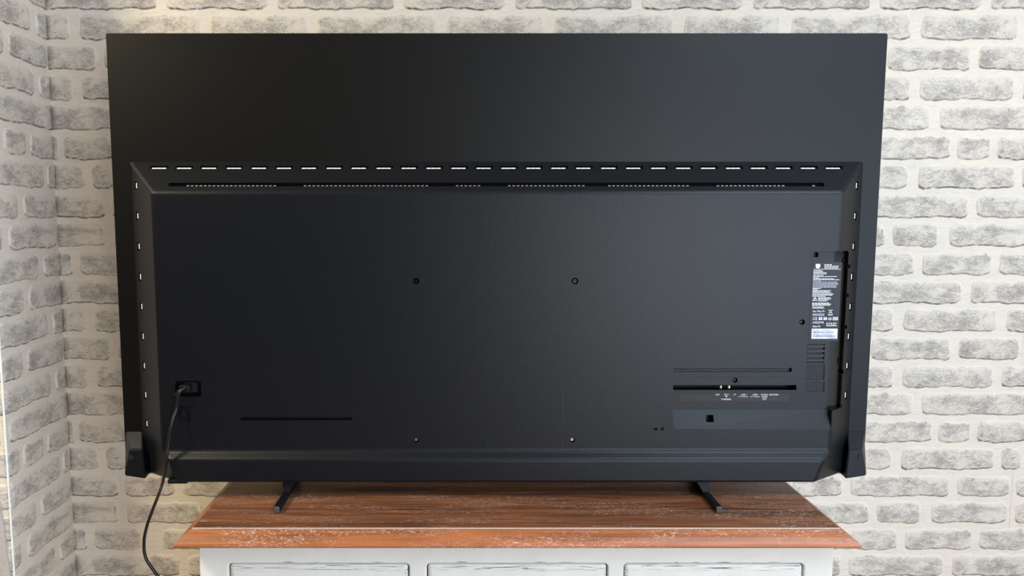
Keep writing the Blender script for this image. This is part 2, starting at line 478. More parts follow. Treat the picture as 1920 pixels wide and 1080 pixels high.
# rest of the room, mostly out of the picture
box('floor', (-3.2, -3.2, -.06), (2.36, DW + .08, 0), M_FLOOR, kind='structure')
box('ceiling', (-3.2, -3.2, 2.45), (2.36, DW + .08, 2.53), M_CEIL, kind='structure')
box('wall_far_left', (-3.28, -3.2, 0), (-3.2, DW, 2.45), M_TAUPE, kind='structure')
box('wall_left_alcove', (-3.2, Y_OUT, 0), (XL - FL - .001, Y_OUT + .08, 2.45), M_PAINT, kind='structure')
def wall_with_hole(name, axis, at, t, a0, a1, h0, h1, z0, z1, mat=None):
    "wall in the plane axis=at with an opening [h0,h1]x[z0,z1]"
    bm = bmesh.new()
    for p, q, u, v in ((a0, h0, 0, 2.45), (h1, a1, 0, 2.45), (h0, h1, 0, z0), (h0, h1, z1, 2.45)):
        lo, hi = ((at, p, u), (at + t, q, v)) if axis == 'x' else ((p, at, u), (q, at + t, v))
        add_box(bm, lo, hi)
    return tag(obj(name, finish(bm, name), mat or M_PAINT), kind='structure')
wall_with_hole('wall_right', 'x', 2.36, .08, -1.05, DW + .08, -.52, .82, .98, 2.26)
wall_with_hole('wall_right_rear', 'x', 2.36, .08, -3.2, -1.05, -2.62, -1.18, .08, 2.10)
wall_with_hole('wall_behind', 'y', -3.28, .08, -3.2, 2.36, .98, 2.22, .08, 2.10, M_TAUPE)
def window(name, axis, at, h0, h1, z0, z1):
    bm = bmesh.new(); f = .045
    def bx(p, q, u, v):
        lo, hi = ((at - .02, p, u), (at + .03, q, v)) if axis == 'x' else ((p, at - .03, u), (q, at + .02, v))
        add_box(bm, lo, hi, .004)
    bx(h0, h1, z0, z0 + f); bx(h0, h1, z1 - f, z1); bx(h0, h0 + f, z0, z1); bx(h1 - f, h1, z0, z1)
    bx((h0 + h1) / 2 - f / 2, (h0 + h1) / 2 + f / 2, z0, z1)
    return tag(obj(name, finish(bm, name), M_BEAD), kind='structure')
window('window_1', 'x', 2.40, -.52, .82, .98, 2.26)
window('window_3', 'x', 2.40, -2.62, -1.18, .08, 2.10)
bm = bmesh.new()
for lo, hi in (((.70, -.75, 2.435), (.75, .85, 2.46)), ((1.55, -.75, 2.435), (1.60, .85, 2.46)), ((.75, -.75, 2.435), (1.55, -.70, 2.46)), ((.75, .80, 2.435), (1.55, .85, 2.46))):
    add_box(bm, lo, hi, .004)
tag(obj('added_ceiling_frame', finish(bm, 'added_ceiling_frame'), M_BEAD), kind='structure')  # unseen frame made up to go round the added overhead fill
window('window_2', 'y', -3.24, .98, 2.22, .08, 2.10)
# white paper edge showing on the outer corner, worn through the print
bm = bmesh.new()
prev = None
for i in range(61):
    z = ZL + (ZH - ZL) * i / 60
    wd = .0011 + .0006 * random.random()
    add_z = [(XL + .0022 - wd, Y_OUT - .0034), (XL + .0034, Y_OUT - .0034), (XL + .0034, Y_OUT - .0026 + wd)]
    cur = [bm.verts.new((x, y, z)) for x, y in add_z]
    if prev:
        for k in range(2): bm.faces.new((prev[k], prev[k + 1], cur[k + 1], cur[k]))
    prev = cur
o = tag(obj('trim_1', finish(bm, 'trim_1'), M_BEAD), kind='structure')
sm = o.modifiers.new('s', 'SOLIDIFY'); sm.thickness = .0006
# grey plaster where the paper stops, its edge running off slantwise
edge = [(-14, 830), (-9, 900), (0, 962), (7, 987), (12, 1033), (19, 1080), (26, 1140), (30, 1200)]
bm = bmesh.new()
pts = [P(x, y, Y_OUT - .006) for x, y in edge]
A = [Vector((pts[0].x - .12, Y_OUT - .006, pts[0].z))] + pts + [Vector((pts[-1].x - .2, Y_OUT - .006, pts[-1].z))]
B = [p + Vector((0, .006, 0)) for p in A]
add_poly_prism(bm, A, B)
tag(obj('trim_2', finish(bm, 'trim_2'), M_MAUVE), kind='structure')

# ------------------------------------------------------------------ television
TCX = .0616
YB = 1.4186; YF = 1.365; YL = 1.352
TT, TB = P(960, 62, YB).z, P(960, 888, YB).z
tv = empty('television', (TCX, 1.43, .863))
tag(tv, 'large black television seen from behind, raised lower housing, standing on the wooden sideboard', 'television')
TI = Matrix.Translation((-TCX, -1.43, -.863))
def tvpart(name, me, mat, parent=tv):
    o = obj(name, me, mat); o.parent = parent; o.matrix_parent_inverse = TI
    return o
def sub(name, me, mat, parent):
    o = obj(name, me, mat); o.parent = parent
    return o
# thin panel
bm = bmesh.new()
xl, xr = TCX - .7232, TCX + .7232
add_poly_prism(bm, rrect(xl, xr, TB, TT, .004, YB), rrect(xl, xr, TB, TT, .004, YB + .007))
panel = tvpart('back_panel', finish(bm, 'back_panel'), M_PLATE)
bv = panel.modifiers.new('bevel', 'BEVEL'); bv.width = .0012; bv.segments = 2; bv.limit_method = 'ANGLE'
bm = bmesh.new(); add_box(bm, (xl + .002, YB + .0072, TB + .002), (xr - .002, YB + .011, TT - .002), .001)
tvpart('screen', finish(bm, 'screen'), M_SCREEN)

# lower housing
HT, FT = CH + .0946, CH + .0364
ZS1, ZS2, ZBF, ZBB = CH - .4465, CH - .4595, CH - .5037, CH - .5085
bm = bmesh.new()
def V(x, y, z): return bm.verts.new((TCX + x, y, z))
b = {s: [V(s * .690, YB, HT), V(s * .690, YB, ZBB + .004), V(s * .655, YB, ZBB)] for s in (-1, 1)}
f = {s: [V(s * .628, YF, FT), V(s * .628, YF, ZS1), V(s * .612, YL, ZS2), V(s * .596, YL, ZBF)] for s in (-1, 1)}
bm.faces.new((b[-1][0], b[1][0], b[1][1], b[1][2], b[-1][2], b[-1][1]))
bm.faces.new((b[-1][0], b[1][0], f[1][0], f[-1][0]))
bm.faces.new((f[-1][0], f[1][0], f[1][1], f[-1][1]))
bm.faces.new((f[-1][1], f[1][1], f[1][2], f[-1][2]))
bm.faces.new((f[-1][2], f[1][2], f[1][3], f[-1][3]))
bm.faces.new((f[-1][3], f[1][3], b[1][2], b[-1][2]))
for s in (-1, 1):
    bm.faces.new((b[s][0], f[s][0], f[s][1], b[s][1]))
    bm.faces.new((f[s][1], f[s][2], b[s][1])); bm.faces.new((f[s][2], f[s][3], b[s][1])); bm.faces.new((f[s][3], b[s][2], b[s][1]))
bmesh.ops.recalc_face_normals(bm, faces=bm.faces)
es = [e for e in bm.edges if len(e.link_faces) == 2 and e.calc_face_angle() > .3 and not (abs(e.verts[0].co.y - YB) < 1e-4 and abs(e.verts[1].co.y - YB) < 1e-4)]
bmesh.ops.bevel(bm, geom=es, offset=.0045, segments=3, affect='EDGES', profile=.5)
house = tvpart('rear_housing', finish(bm, 'rear_housing'), [M_HOUSE, M_DEEP, M_CHANNEL])

cut = bmesh.new(); deep = bmesh.new(); chan = bmesh.new()
def cbox(bm, x0, y0, x1, y1, d0, d1, at=YF, r=0):
    a, c = P(x0, y0, at), P(x1, y1, at)
    if r: add_poly_prism(bm, rrect(a.x, c.x, c.z, a.z, r, d0), rrect(a.x, c.x, c.z, a.z, r, d1))
    else: add_box(bm, (a.x, d0, c.z), (c.x, d1, a.z))
# L-shaped connector recess
YR = 1.381
pr = []
def lof(pf, pc):
    d = pc - pf; t = (1.335 - pf.y) / (d.y)
    return pf, pf + d * t
zt = P(0, 471, YF).z
def st(x, z): return (Vector((x, YR, z)), Vector((x, 1.335, z)))
xA = P(1512, 600, YF).x; xG = .690; xC = P(1261, 770, YF).x; z722 = P(0, 722, YF).z
pa = [st(xA, zt), st(xG, zt),
      lof(Vector((xG, YR, CH - .3718)), Vector((xG, YF, CH - .4053))),
      lof(Vector((xC + .004, YR, CH - .3718)), Vector((xC + .004, YF, CH - .4045))),
      lof(Vector((xC, YR, CH - .3700)), Vector((xC, YF, CH - .3985))),
      st(xC, z722), st(xA, z722)]
add_poly_prism(cut, [p[0] for p in pa], [p[1] for p in pa])
boolean(house, finish(cut, 'c1'))
cut = bmesh.new()
# channel at the right of it
add_poly_prism(chan, rrect(xG - .003, .7185, CH - .3705, zt, .006, 1.402), rrect(xG - .003, .7185, CH - .3705, zt, .006, 1.335))
me = finish(chan, 'c2'); 
boolean(house, me)
def mark(o, test, idx):
    for p in o.data.polygons:
        if test(p.center, p.normal): p.material_index = idx
mark(house, lambda c, n: c.x > xG - .004 and c.x < .7195 and c.z < zt + .001 and c.z > CH - .372 and (c.y > YR + .0005) and c.y < 1.4025 and (n.y < -.9 and c.y > 1.401 or abs(n.x) > .9), 2)
# dark openings (cut in one go)
cbox(cut, 1266, 722.5, 1500, 735, 1.335, 1.408)                     # port slot
for y0, y1 in ((690, 692.6), (695, 697.4)): cbox(cut, 1262, y0, 1484, y1, 1.34, YF + .0035)
cbox(cut, 1266, 706.6, 1490, 707.5, 1.34, YF + .0008)
cbox(cut, 450, 782, 660, 788, 1.34, YF + .010, r=.0012)            # lower left slot
cbox(cut, 328, 714, 378, 744, 1.34, YF + .020, r=.006)             # mains inlet
cbox(cut, 333, 762, 357.5, 790, 1.34, YF + .004, r=.0045)          # button dish
cbox(cut, 1225, 802, 1232, 806.5, 1.34, YF + .006)
cbox(cut, 1324, 779, 1338, 791, 1.34, 1.392, at=1.373)
for x, y, r in ((780, 527, .0062), (1078, 527, .0062), (780, 825, .0050), (1073, 825, .0050), (1242, 804, .0030), (1504, 604, .0052), (1378, 713, .0050)):
    p = P(x, y, YF); add_cyl(cut, (p.x, YF - .01, p.z), (0, 1, 0), r, .034, 20)
# vents under the rating label, square holes in the recess and the channel
for y0, y1 in ((645, 680), (684, 712), (716, 735)): cbox(cut, 1513.5, y0, 1545, y1, 1.375, YR + .004, at=YR)
cbox(cut, 1525, 473, 1534, 482, 1.375, YR + .008, at=YR)
for x, y in ((1588, 499), (1585, 553), (1582, 612), (1574, 695), (1570, 760)): cbox(cut, x - 3, y - 3.5, x + 3, y + 3.5, 1.39, 1.408, at=1.402)
boolean(house, finish(cut, 'c3'), selfx=True)
cut = bmesh.new(); cbox(cut, 1477.5, 690.3, 1484.4, 697.1, 1.34, YF + .007); boolean(house, finish(cut, 'c3b'))
# slots on the sloping margins
cut = bmesh.new()
tn = Vector((0, -(HT - FT), (YB - YF))).normalized() * 1.0        # outward normal of the top slope
tn = Vector((0, -.0582, .0536)).normalized()
td = Vector((0, -(YB - YF), -(HT - FT))).normalized()              # down the slope
def slope_box(bm, c, ex, ey, ez, hx, hy, hz):
    vs = bmesh.ops.create_cube(bm, size=2)['verts']
    for v in vs: v.co = c + ex * (v.co.x * hx) + ey * (v.co.y * hy) + ez * (v.co.z * hz)
EX = Vector((1, 0, 0))
def top_pt(xpx, t):
    Y = YB - (YB - YF) * t; z = HT - (HT - FT) * t
    # column given in pixels on that line
    zc = Y * cphi - (z - CH) * sphi
    return Vector(((xpx - CX) / F * zc, Y, z))
LEDX = [297.5 + 46.85 * i for i in range(28)]
for x in LEDX: slope_box(cut, top_pt(x + 1, .19), EX, td, tn, .0165, .0042, .0045)
vc = top_pt(930, .757); vc.x = (top_pt(316, .757).x + top_pt(1545, .757).x) / 2
slope_box(cut, vc, EX, td, tn, (top_pt(1545, .757).x - top_pt(316, .757).x) / 2, .0048, .008)
LEDY = [348, 405, 462, 519, 575, 631, 686, 741, 795]
SIDE = {}
for s in (-1, 1):
    sn = Vector((s * .0536, -.062, 0)).normalized(); sd = Vector((-s * .062, -.0536, 0)).normalized()
    X = TCX + s * (.690 - .062 * .27); Y = YB - .0536 * .27
    SIDE[s] = (sn, sd, [])
    for y in LEDY:
        c = Vector((X, Y, P(0, y, Y).z)); SIDE[s][2].append(c)
        slope_box(cut, c, Vector((0, 0, 1)), sd, sn, .0078, .0048, .0045)
boolean(house, finish(cut, 'c4'))
for p in house.data.polygons: p.use_smooth = False

# light windows
def lens_mesh(n, half, wd):
    bm = bmesh.new(); L = 2 * half / n
    for i in range(n): add_box(bm, (-half + i * L + .0003, -wd, -.0011), (-half + (i + 1) * L - .0003, wd, .0011), .0005, 1)
    return finish(bm, 'light_lens')
LM = lens_mesh(3, .0135, .0021); LS = lens_mesh(1, .0055, .0019)
def frame_matrix(c, ex, ey, ez):
    m = Matrix((ex, ey, ez)).transposed().to_4x4(); m.translation = c
    return m
def place(o, m):
    o.matrix_world = m
for x in LEDX:
    o = obj('light_lens', LM, M_LED); o.parent = tv
    o.matrix_parent_inverse = TI; o.matrix_basis = frame_matrix(top_pt(x, .205) - tn * .0026, EX, td, tn)
for s in (-1, 1):
    sn, sd, L = SIDE[s]
    for c in L:
        o = obj('light_lens', LS, M_LED); o.parent = tv; o.matrix_parent_inverse = TI
        o.matrix_basis = frame_matrix(c - sn * .0022, Vector((0, 0, 1)), sd, sn)
# grille in the long slot: a lower lip of pale tabs
bm = bmesh.new()
x = 352
while x < 1528:
    if not any(abs(x - g) < 24 for g in (545, 830, 930, 1118, 1318, 1500)):
        slope_box(bm, top_pt(x, .757) - tn * .0026 + td * .0018, EX, td, tn, .0023, .0014, .0012)
    x += 8.15
tag(tvpart('vent_grille', finish(bm, 'vent_grille'), M_TAB), kind='stuff')
# slats in the three vents
slat = bmesh.new()
for y0, y1, n in ((645, 680, 4), (684, 712, 1), (716, 735, 1)):
    a, c = P(1513.5, y0, YR), P(1545, y1, YR)
    if n > 1:
        for i in range(n):
            z = a.z + (c.z - a.z) * (i + .5) / n
            bm = bmesh.new(); add_box(bm, (a.x, YR + .0002, z - .0026), (c.x, YR + .0042, z + .0026), .0005, 1)
            tvpart('vent_slat', finish(bm, 'vent_slat'), M_STICK)
    else:
        bm = bmesh.new(); add_box(bm, (a.x, YR + .0018, c.z), (c.x, YR + .0042, a.z))
        for i in range(9):
            xx = a.x + (c.x - a.x) * (i + .5) / 9
            add_box(bm, (xx - .0005, YR + .0010, c.z), (xx + .0005, YR + .0020, a.z))
        tvpart('vent_cover', finish(bm, 'vent_cover'), M_STICK)
# backing of the deep slot, connectors
a, c = P(1266, 722.5, YF), P(1500, 735, YF)
bm = bmesh.new(); add_box(bm, (a.x, 1.4062, c.z), (c.x, 1.4085, a.z + .0)); tvpart('port_recess', finish(bm, 'port_recess'), M_DEEP)
for x in (1350.5, 1366):
    p = P(x, 724.5, 1.385); bm = bmesh.new(); add_cyl(bm, (p.x, 1.384, p.z - .0002), (0, 0, 1), .0030, .0052, 18)
    add_cyl(bm, (p.x, 1.395, p.z + .0), (0, 1, 0), .0022, .020, 12)
    tvpart('antenna_connector', finish(bm, 'antenna_connector', False), M_METAL)
# screws
def screw(x, y, D, r, mat, yoff=.002):
    p = P(x, y, D); bm = bmesh.new()
    add_cyl(bm, (p.x, p.y + yoff, p.z), (0, -1, 0), r, .003, 18, r * .72)
    for a in (0, 1):
        lo = (p.x - (r * .6 if a else r * .12), p.y + yoff - .0021, p.z - (r * .12 if a else r * .6))
        hi = (p.x + (r * .6 if a else r * .12), p.y + yoff - .0013, p.z + (r * .12 if a else r * .6))
        add_box(bm, lo, hi)
    return tvpart('screw', finish(bm, 'screw'), mat)
for x, y in ((780, 527), (1078, 527)): screw(x, y, YF, .0050, M_SCREW, .003)
for x, y in ((780, 825), (1073, 825)): screw(x, y, YF, .0040, M_SCREWS, .005)
screw(1504, 604, YF, .0030, M_SCREW, .005); screw(1378, 713, YF, .0032, M_SCREW, .005); screw(1242, 804, YF, .0022, M_SCREW, .003)
for x, y in ((1584, 488), (1575, 675)):
    screw(x, y, 1.402, .0060, M_GLOSS, -.001)
# seam down the lower middle, mains inlet inside, button
a = P(1055.5, 730, YF); 
bm = bmesh.new(); add_box(bm, (a.x - .0004, YF - .0003, ZS1 + .004), (a.x + .0004, YF + .001, a.z)); add_box(bm, (a.x - .0004, YL - .0003, ZBF + .004), (a.x + .0004, YL + .001, ZS2 - .004))
tvpart('housing_seam', finish(bm, 'housing_seam'), M_EDGE)
a, c = P(338, 719, YF), P(366, 738, YF)
bm = bmesh.new(); add_poly_prism(bm, rrect(a.x, c.x, c.z, a.z, .003, YF + .012), rrect(a.x, c.x, c.z, a.z, .003, YF + .0205))
tvpart('mains_inlet', finish(bm, 'mains_inlet'), M_DEEP)
a, c = P(338.5, 769, YF), P(351, 782, YF)
bm = bmesh.new(); add_poly_prism(bm, rrect(a.x, c.x, c.z, a.z, .0035, YF + .0004), rrect(a.x - .001, c.x + .001, c.z - .001, a.z + .001, .004, YF + .0042))
bt = tvpart('control_button', finish(bm, 'control_button'), M_GLOSS); bt['label'] = 'small glossy square control button'
# bottom corner covers
for s in (-1, 1):
    bm = bmesh.new()
    def q(x, y, z): return bm.verts.new((TCX + s * x, y, z))
    zu, zm, zb = P(0, 808, YB).z, P(0, 843, 1.388).z, TB + .001
    xi, xo = .676, .7205
    v = [q(xi + .012, YB, zu), q(xo, YB, zu), q(xo, YB, zb + .004), q(xo - .006, YB, zb), q(xi, YB, zb),
         q(xi, 1.388, zm), q(xo - .020, 1.388, zm), q(xo - .008, 1.388, zb + .006), q(xi - .004, 1.388, zb - .0005)]
    for fc in ((0, 1, 2, 3, 4), (0, 5, 6, 1), (1, 6, 7, 2), (7, 3, 2), (5, 8, 7, 6), (8, 4, 3, 7), (0, 4, 8, 5)):
        bm.faces.new([v[i] for i in fc])
    bmesh.ops.recalc_face_normals(bm, faces=bm.faces)
    bmesh.ops.bevel(bm, geom=list(bm.edges), offset=.0018, segments=2, affect='EDGES')
    cc = tvpart('corner_cover', finish(bm, 'corner_cover'), M_HOUSE)
    bm = bmesh.new(); add_cyl(bm, (TCX + s * .6985, 1.388, P(0, 857, 1.388).z), (0, 1, 0), .0056, .002, 20)
    add_cyl(bm, (TCX + s * .6985, 1.3868, P(0, 857, 1.388).z), (0, -1, 0), .0030, .002, 12, .0012)
    o = sub('screw_cap', finish(bm, 'screw_cap'), M_GLOSS, cc)
    bm = bmesh.new(); add_cyl(bm, (TCX + s * .6985, 1.3872, P(0, 857, 1.388).z), (0, -1, 0), .0056, .0012, 20)
    sub('screw_well', finish(bm, 'screw_well'), M_DEEP, cc)
# speaker lip at the lower left
a, c = P(313, 900, YL), P(350, 908, YL)
bm = bmesh.new(); add_box(bm, (a.x, YL + .001, c.z), (c.x, YL + .03, a.z), .002, 2); tvpart('bottom_lip', finish(bm, 'bottom_lip'), M_FOOT)
# small tag printed at the lower right
bm = bmesh.new()
for x0, y0, x1, y1 in ((1565, 840, 1571.5, 849), (1564.5, 852, 1568.8, 857.5), (1564, 860, 1566, 872), (1567.2, 859, 1569.8, 871)):
    D = 1.3765; a, c = P(x0, y0, D), P(x1, y1, D)
    # lies on the sloping right side, so follow that slope
    def onside(p):
        t = (p.x - (TCX + .612)) / .066; return Vector((p.x, min(YL + .0666 * max(t, 0), YB) - .004, p.z))
    q4 = [onside(Vector((xx, 0, zz))) for xx, zz in ((a.x, c.z), (c.x, c.z), (c.x, a.z), (a.x, a.z))]
    add_poly_prism(bm, q4, [p + Vector((-.0002, .004, 0)) for p in q4])
tvpart('printed_tag', finish(bm, 'printed_tag'), M_WHITE)

# feet
foot_y0, foot_y1 = 1.287, 1.585
ZT = .863
for s in (-1, 1):
    fx = TCX + s * .3966
    bm = bmesh.new()
    add_box(bm, (fx - .0055, foot_y0 + .003, ZT + .0006), (fx + .0055, foot_y1, ZT + .0126), .0018, 3)
    add_box(bm, (fx - .007, 1.372, ZT + .006), (fx + .007, 1.405, ZBF + .004), .002, 2)
    add_poly_prism(bm, [Vector((fx - .0055, 1.36, ZT + .011)), Vector((fx + .0055, 1.36, ZT + .011)), Vector((fx + .0055, 1.45, ZT + .011)), Vector((fx - .0055, 1.45, ZT + .011))],
                   [Vector((fx + xx, yy, ZBF + .002)) for xx, yy in (((-.02, 1.366), (.008, 1.366), (.008, 1.41), (-.02, 1.41)) if s > 0 else ((-.008, 1.366), (.02, 1.366), (.02, 1.41), (-.008, 1.41)))])
    ft = tvpart('foot', finish(bm, 'foot'), M_FOOT)
    bm = bmesh.new(); add_box(bm, (fx - .0055, foot_y0 + .0005, ZT + .0006), (fx + .0055, foot_y0 + .0032, ZT + .0126), .0016, 3)
    sub('foot_end_cap', finish(bm, 'foot_end_cap'), M_CAP, ft)

# ---- labels
def sheet(name, x0, y0, x1, y1, D, mat, parent=tv, t=.0004, clip=0):
    a, c = P(x0, y0, D), P(x1, y1, D)
    bm = bmesh.new()
    A = [Vector((a.x, D - t, c.z)), Vector((c.x, D - t, c.z)), Vector((c.x, D - t, a.z)), Vector((a.x + clip, D - t, a.z)), Vector((a.x, D - t, a.z - clip - 1e-5))]
    add_poly_prism(bm, A, [p + Vector((0, t, 0)) for p in A])
    me = finish(bm, name)
    return (tvpart(name, me, mat) if parent is tv else sub(name, me, mat, parent)), a, c
rl, ra, rc = sheet('rating_label', 1523, 491.5, 1571, 640, YR, M_STICK, clip=.0035)
rl['label'] = 'black rating label with dense white print and a barcode sticker'
LW, LH = rc.x - ra.x, ra.z - rc.z
# label space: the label's own corners in the photograph, u across, v down
def lab_uv(px, py):
    yt, yb = 491.5, 640.0
    v = (py - yt) / (yb - yt)
    xl_, xr_ = 1522.2 - v * 8.2, 1574.0 - v * 9.0
    return (px - xl_) / (xr_ - xl_), v
printed = {'w': bmesh.new(), 'g': bmesh.new(), 'b': bmesh.new()}
def bar(k, u0, v0, u1, v1, lift=.0006):
    y = YR - lift
    bm = printed[k]
    vs = [bm.verts.new((ra.x + LW * u, y, ra.z - LH * v)) for u, v in ((u0, v1), (u1, v1), (u1, v0), (u0, v0))]
    bm.faces.new(vs)
def ptext(k, s, u0, vbase, h, wd=None, lift=.0006):
    "text with cap height h, from u0 and resting on vbase (fractions of the label)"
    me, w_ = text_mesh(s, h * LH / .70, None if wd is None else wd * LW)
    n0 = len(printed[k].verts)
    t = bmesh.new(); t.from_mesh(me)
    for v in t.verts: v.co = Vector((ra.x + LW * u0 + v.co.x, YR - lift, ra.z - LH * vbase + v.co.y))
    m2 = bpy.data.meshes.new('x'); t.to_mesh(m2); t.free(); printed[k].from_mesh(m2)
def loop_poly(k, pts, lift=.0006):
    bm = printed[k]; bm.faces.new([bm.verts.new((ra.x + LW * u, YR - lift, ra.z - LH * v)) for u, v in pts])
def ub_(px, py): return lab_uv(px, py)
# lines of fine print: px extents read off the photograph (start y, end x)
def mline(k, x0, x1, y, th=1.15, gaps=True):
    u0, v0 = ub_(x0, y); u1, _ = ub_(x1, y); dv = th / 148.5 / 2
    u = u0
    while u < u1:
        wl_ = random.uniform(.035, .11); e = min(u + wl_, u1)
        if gaps: bar(k, u, v0 - dv, e, v0 + dv); u = e + .014
        else: bar(k, u0, v0 - dv, u1, v0 + dv); break
for x0, x1, y in ((1543, 1556, 496.3), (1543, 1568, 499), (1543, 1567, 502)): mline('w', x0, x1, y, 1.5)
mline('w', 1524.2, 1571.2, 504.6, .8, False)
FINE = [(1539.5, 507.3), (1541.5, 509.2), (1547, 511.2), (1547, 513.2), (1541, 516.2), (1565, 518.2), (1534, 520.4), (1560, 522.4), (1569, 524.2), (1537, 526.4),
        (1565, 528.4), (1566, 530.4), (1568, 532.4), (1564, 534.4), (1564, 536.4), (1563.5, 538.4), (1537, 540.2), (1531, 542.2), (1554, 544.4), (1551, 546.4), (1555, 548.6), (1558, 551), (1556, 553), (1544, 555.2)]
for i, (xe, y) in enumerate(FINE):
    xs = 1524.2 - (y - 505) * .055
    mline('g' if y > 525 and y < 540 else 'w', xs, xe, y, 1.2)
for xe, y in ((1553, 557.8), (1554.5, 559.8), (1550, 561.8), (1547, 564)): mline('w', 1531.2, xe, y, 1.2)
for xe, y in ((1550, 567.8), (1554, 569.8), (1552, 571.8), (1541, 575), (1541.5, 577.2)): mline('w', 1521, xe, y, 1.3)
# shield emblem
u0, v0 = ub_(1528, 494.8); u1, v1 = ub_(1535.5, 503.4)
um = (u0 + u1) / 2
loop_poly('w', [(u0, v0), (u1, v0), (u1, v1 - .018), (um + .04, v1 - .004), (um, v1), (um - .04, v1 - .004), (u0, v1 - .018)])
# warning triangle
u0, v1 = ub_(1521.0, 563.8); u1, _ = ub_(1530, 563.8); _, v0 = ub_(1525, 556.6); um = (u0 + u1) / 2
for A, B in (((um, v0), (u0, v1)), ((um, v0), (u1, v1))):
    loop_poly('w', [(A[0] - .02, A[1]), (A[0] + .02, A[1]), (B[0] + .028 * (1 if B[0] < um else 0), B[1]), (B[0] - .028 * (0 if B[0] < um else 1), B[1])])
bar('w', u0, v1 - .008, u1, v1)
ptext('w', '!', um - .014, v1 - .012, .020)
def at_(px, py): return ub_(px, py)
u, v = at_(1521.6, 584.6); ptext('w', 'dts Play-Fi', u, v, .022, .40)
u, v = at_(1521.6, 591.8); bar('g', u, v - .029, u + .39, v + .001, .0005); bar('b', u + .012, v - .025, u + .378, v - .003, .0007)
ptext('w', 'N', u + .02, v - .006, .014, None, .0009); mline('w', 1526, 1538, 589.8, 1.3)
printed_k = 'w'
u, v = at_(1521.4, 599.6); ptext('w', 'CE', u, v, .034, .155)
for px_ in (1531.8, 1540):
    u, v = at_(px_, 599.6); bar('w', u, v - .036, u + .12, v)
u, v = at_(1534.2, 598); bar('b', u - .01, v - .018, u + .055, v - .002, .0008)
u, v = at_(1540.5, 598.2); ptext('b', 'UK', u + .005, v - .012, .013, .09, .0008); ptext('b', 'CA', u + .005, v + .004, .013, .09, .0008)
u, v = at_(1548, 600); ptext('w', '©', u, v, .034, .13)
u, v = at_(1556.2, 600); bar('w', u, v - .040, u + .175, v); bar('b', u + .014, v - .035, u + .161, v - .005, .0007); ptext('w', 'Cal', u + .03, v - .009, .022, .115, .0009)
u, v = at_(1521.6, 606.2); ptext('w', 'HDMI', u, v, .026, .36)
u, v = at_(1521, 613.2); ptext('w', 'dts:X', u, v, .024, .27)
u, v = at_(1545, 608.3); ptext('w', 'DOLBY', u, v, .026, .36); mline('w', 1545, 1563, 610.4, 1.3, False)
# crossed-out bin
u, v = at_(1548.5, 587.6); 
for a_, b_ in (((0, 0), (.15, -.046)), ((.15, 0), (0, -.046))):
    loop_poly('w', [(u + a_[0] - .008, v + a_[1]), (u + a_[0] + .012, v + a_[1]), (u + b_[0] + .012, v + b_[1]), (u + b_[0] - .008, v + b_[1])])
bar('w', u + .02, v - .046, u + .13, v - .041); bar('w', u + .035, v - .012, u + .115, v - .007); bar('w', u + .0, v + .010, u + .155, v + .021)
# white barcode sticker
u0, v0 = at_(1519.8, 616); u1, v1 = at_(1563.5, 635)
bar('w', u0, v0, u1, v1, .0005)
for (px0, px1, y0, y1) in ((1521.5, 1557, 621, 624.4), (1521.5, 1561, 628, 631.8)):
    _, va = at_(1530, y0); _, vb = at_(1530, y1); ua_, _ = at_(px0, y0); ub2, _ = at_(px1, y0)
    u = ua_
    while u < ub2:
        wv_ = random.choice((.006, .010, .018, .024)); bar('b', u, va, min(u + wv_, ub2), vb, .0008); u += wv_ + random.choice((.007, .010, .02))
for px0, px1, y in ((1521.8, 1533, 619), (1538, 1553, 619), (1521.8, 1533, 626.6), (1537.5, 1556, 626.6), (1548, 1561, 633.4)):
    a_, v = at_(px0, y); b_, _ = at_(px1, y); bar('b', a_, v - .0035, b_, v + .0035, .0008)
for k, m, nm in (('w', M_WHITE, 'white_print'), ('g', M_GREYP, 'grey_print'), ('b', M_BARCODE, 'barcode_print')):
    tag(sub(nm, finish(printed[k], nm), m, rl), kind='stuff')
for o in rl.children:
    for p in o.data.polygons:
        if p.normal.y > 0: p.flip()
# port label
il, ia, ic = sheet('port_label', 1275, 737.5, 1478, 751.5, YR, M_IOSTICK)
il['label'] = 'charcoal strip naming the ports in white'
bm = bmesh.new()
def iot(s, xc, ybase, hpx, wpx):
    c = P(xc, ybase, YR - .0006); k = (P(xc + 1, ybase, YR).x - P(xc, ybase, YR).x)
    me, w_ = text_mesh(s, hpx * k / .70, wpx * k)
    for v in me.vertices: v.co = Vector((c.x - wpx * k / 2 + v.co.x, YR - .0006, c.z + v.co.y))
    bm.from_mesh(me)
iot('SAT', 1345.7, 741.3, 2.9, 7.5); iot('TV', 1359.6, 741.4, 3.2, 4.2); iot('⊓', 1364.4, 741.4, 3.0, 3.2)
iot('▼', 1361.8, 745, 3, 4); iot('TV ANTENNA', 1361.5, 750.0, 2.8, 18.5)
iot('∩', 1377.6, 741.4, 3.2, 4.2); iot('USB 1', 1394.5, 741.4, 2.9, 10); iot('5V⎓500mA', 1394, 744.6, 1.8, 18)
iot('USB 2', 1416.3, 741.4, 2.9, 10); iot('5V⎓1000mA', 1416, 744.6, 1.8, 18)
iot('DIGITAL', 1433.5, 741.4, 2.9, 13); iot('AUDIO', 1433.5, 745.4, 2.9, 11); iot('OUT', 1433.5, 749.6, 2.9, 7.5)
iot('NETWORK', 1451, 741.4, 2.9, 17.5)
me = finish(bm, 'white_print')
for p in me.polygons:
    if p.normal.y > 0: p.flip()
sub('white_print', me, M_WHITE, il)

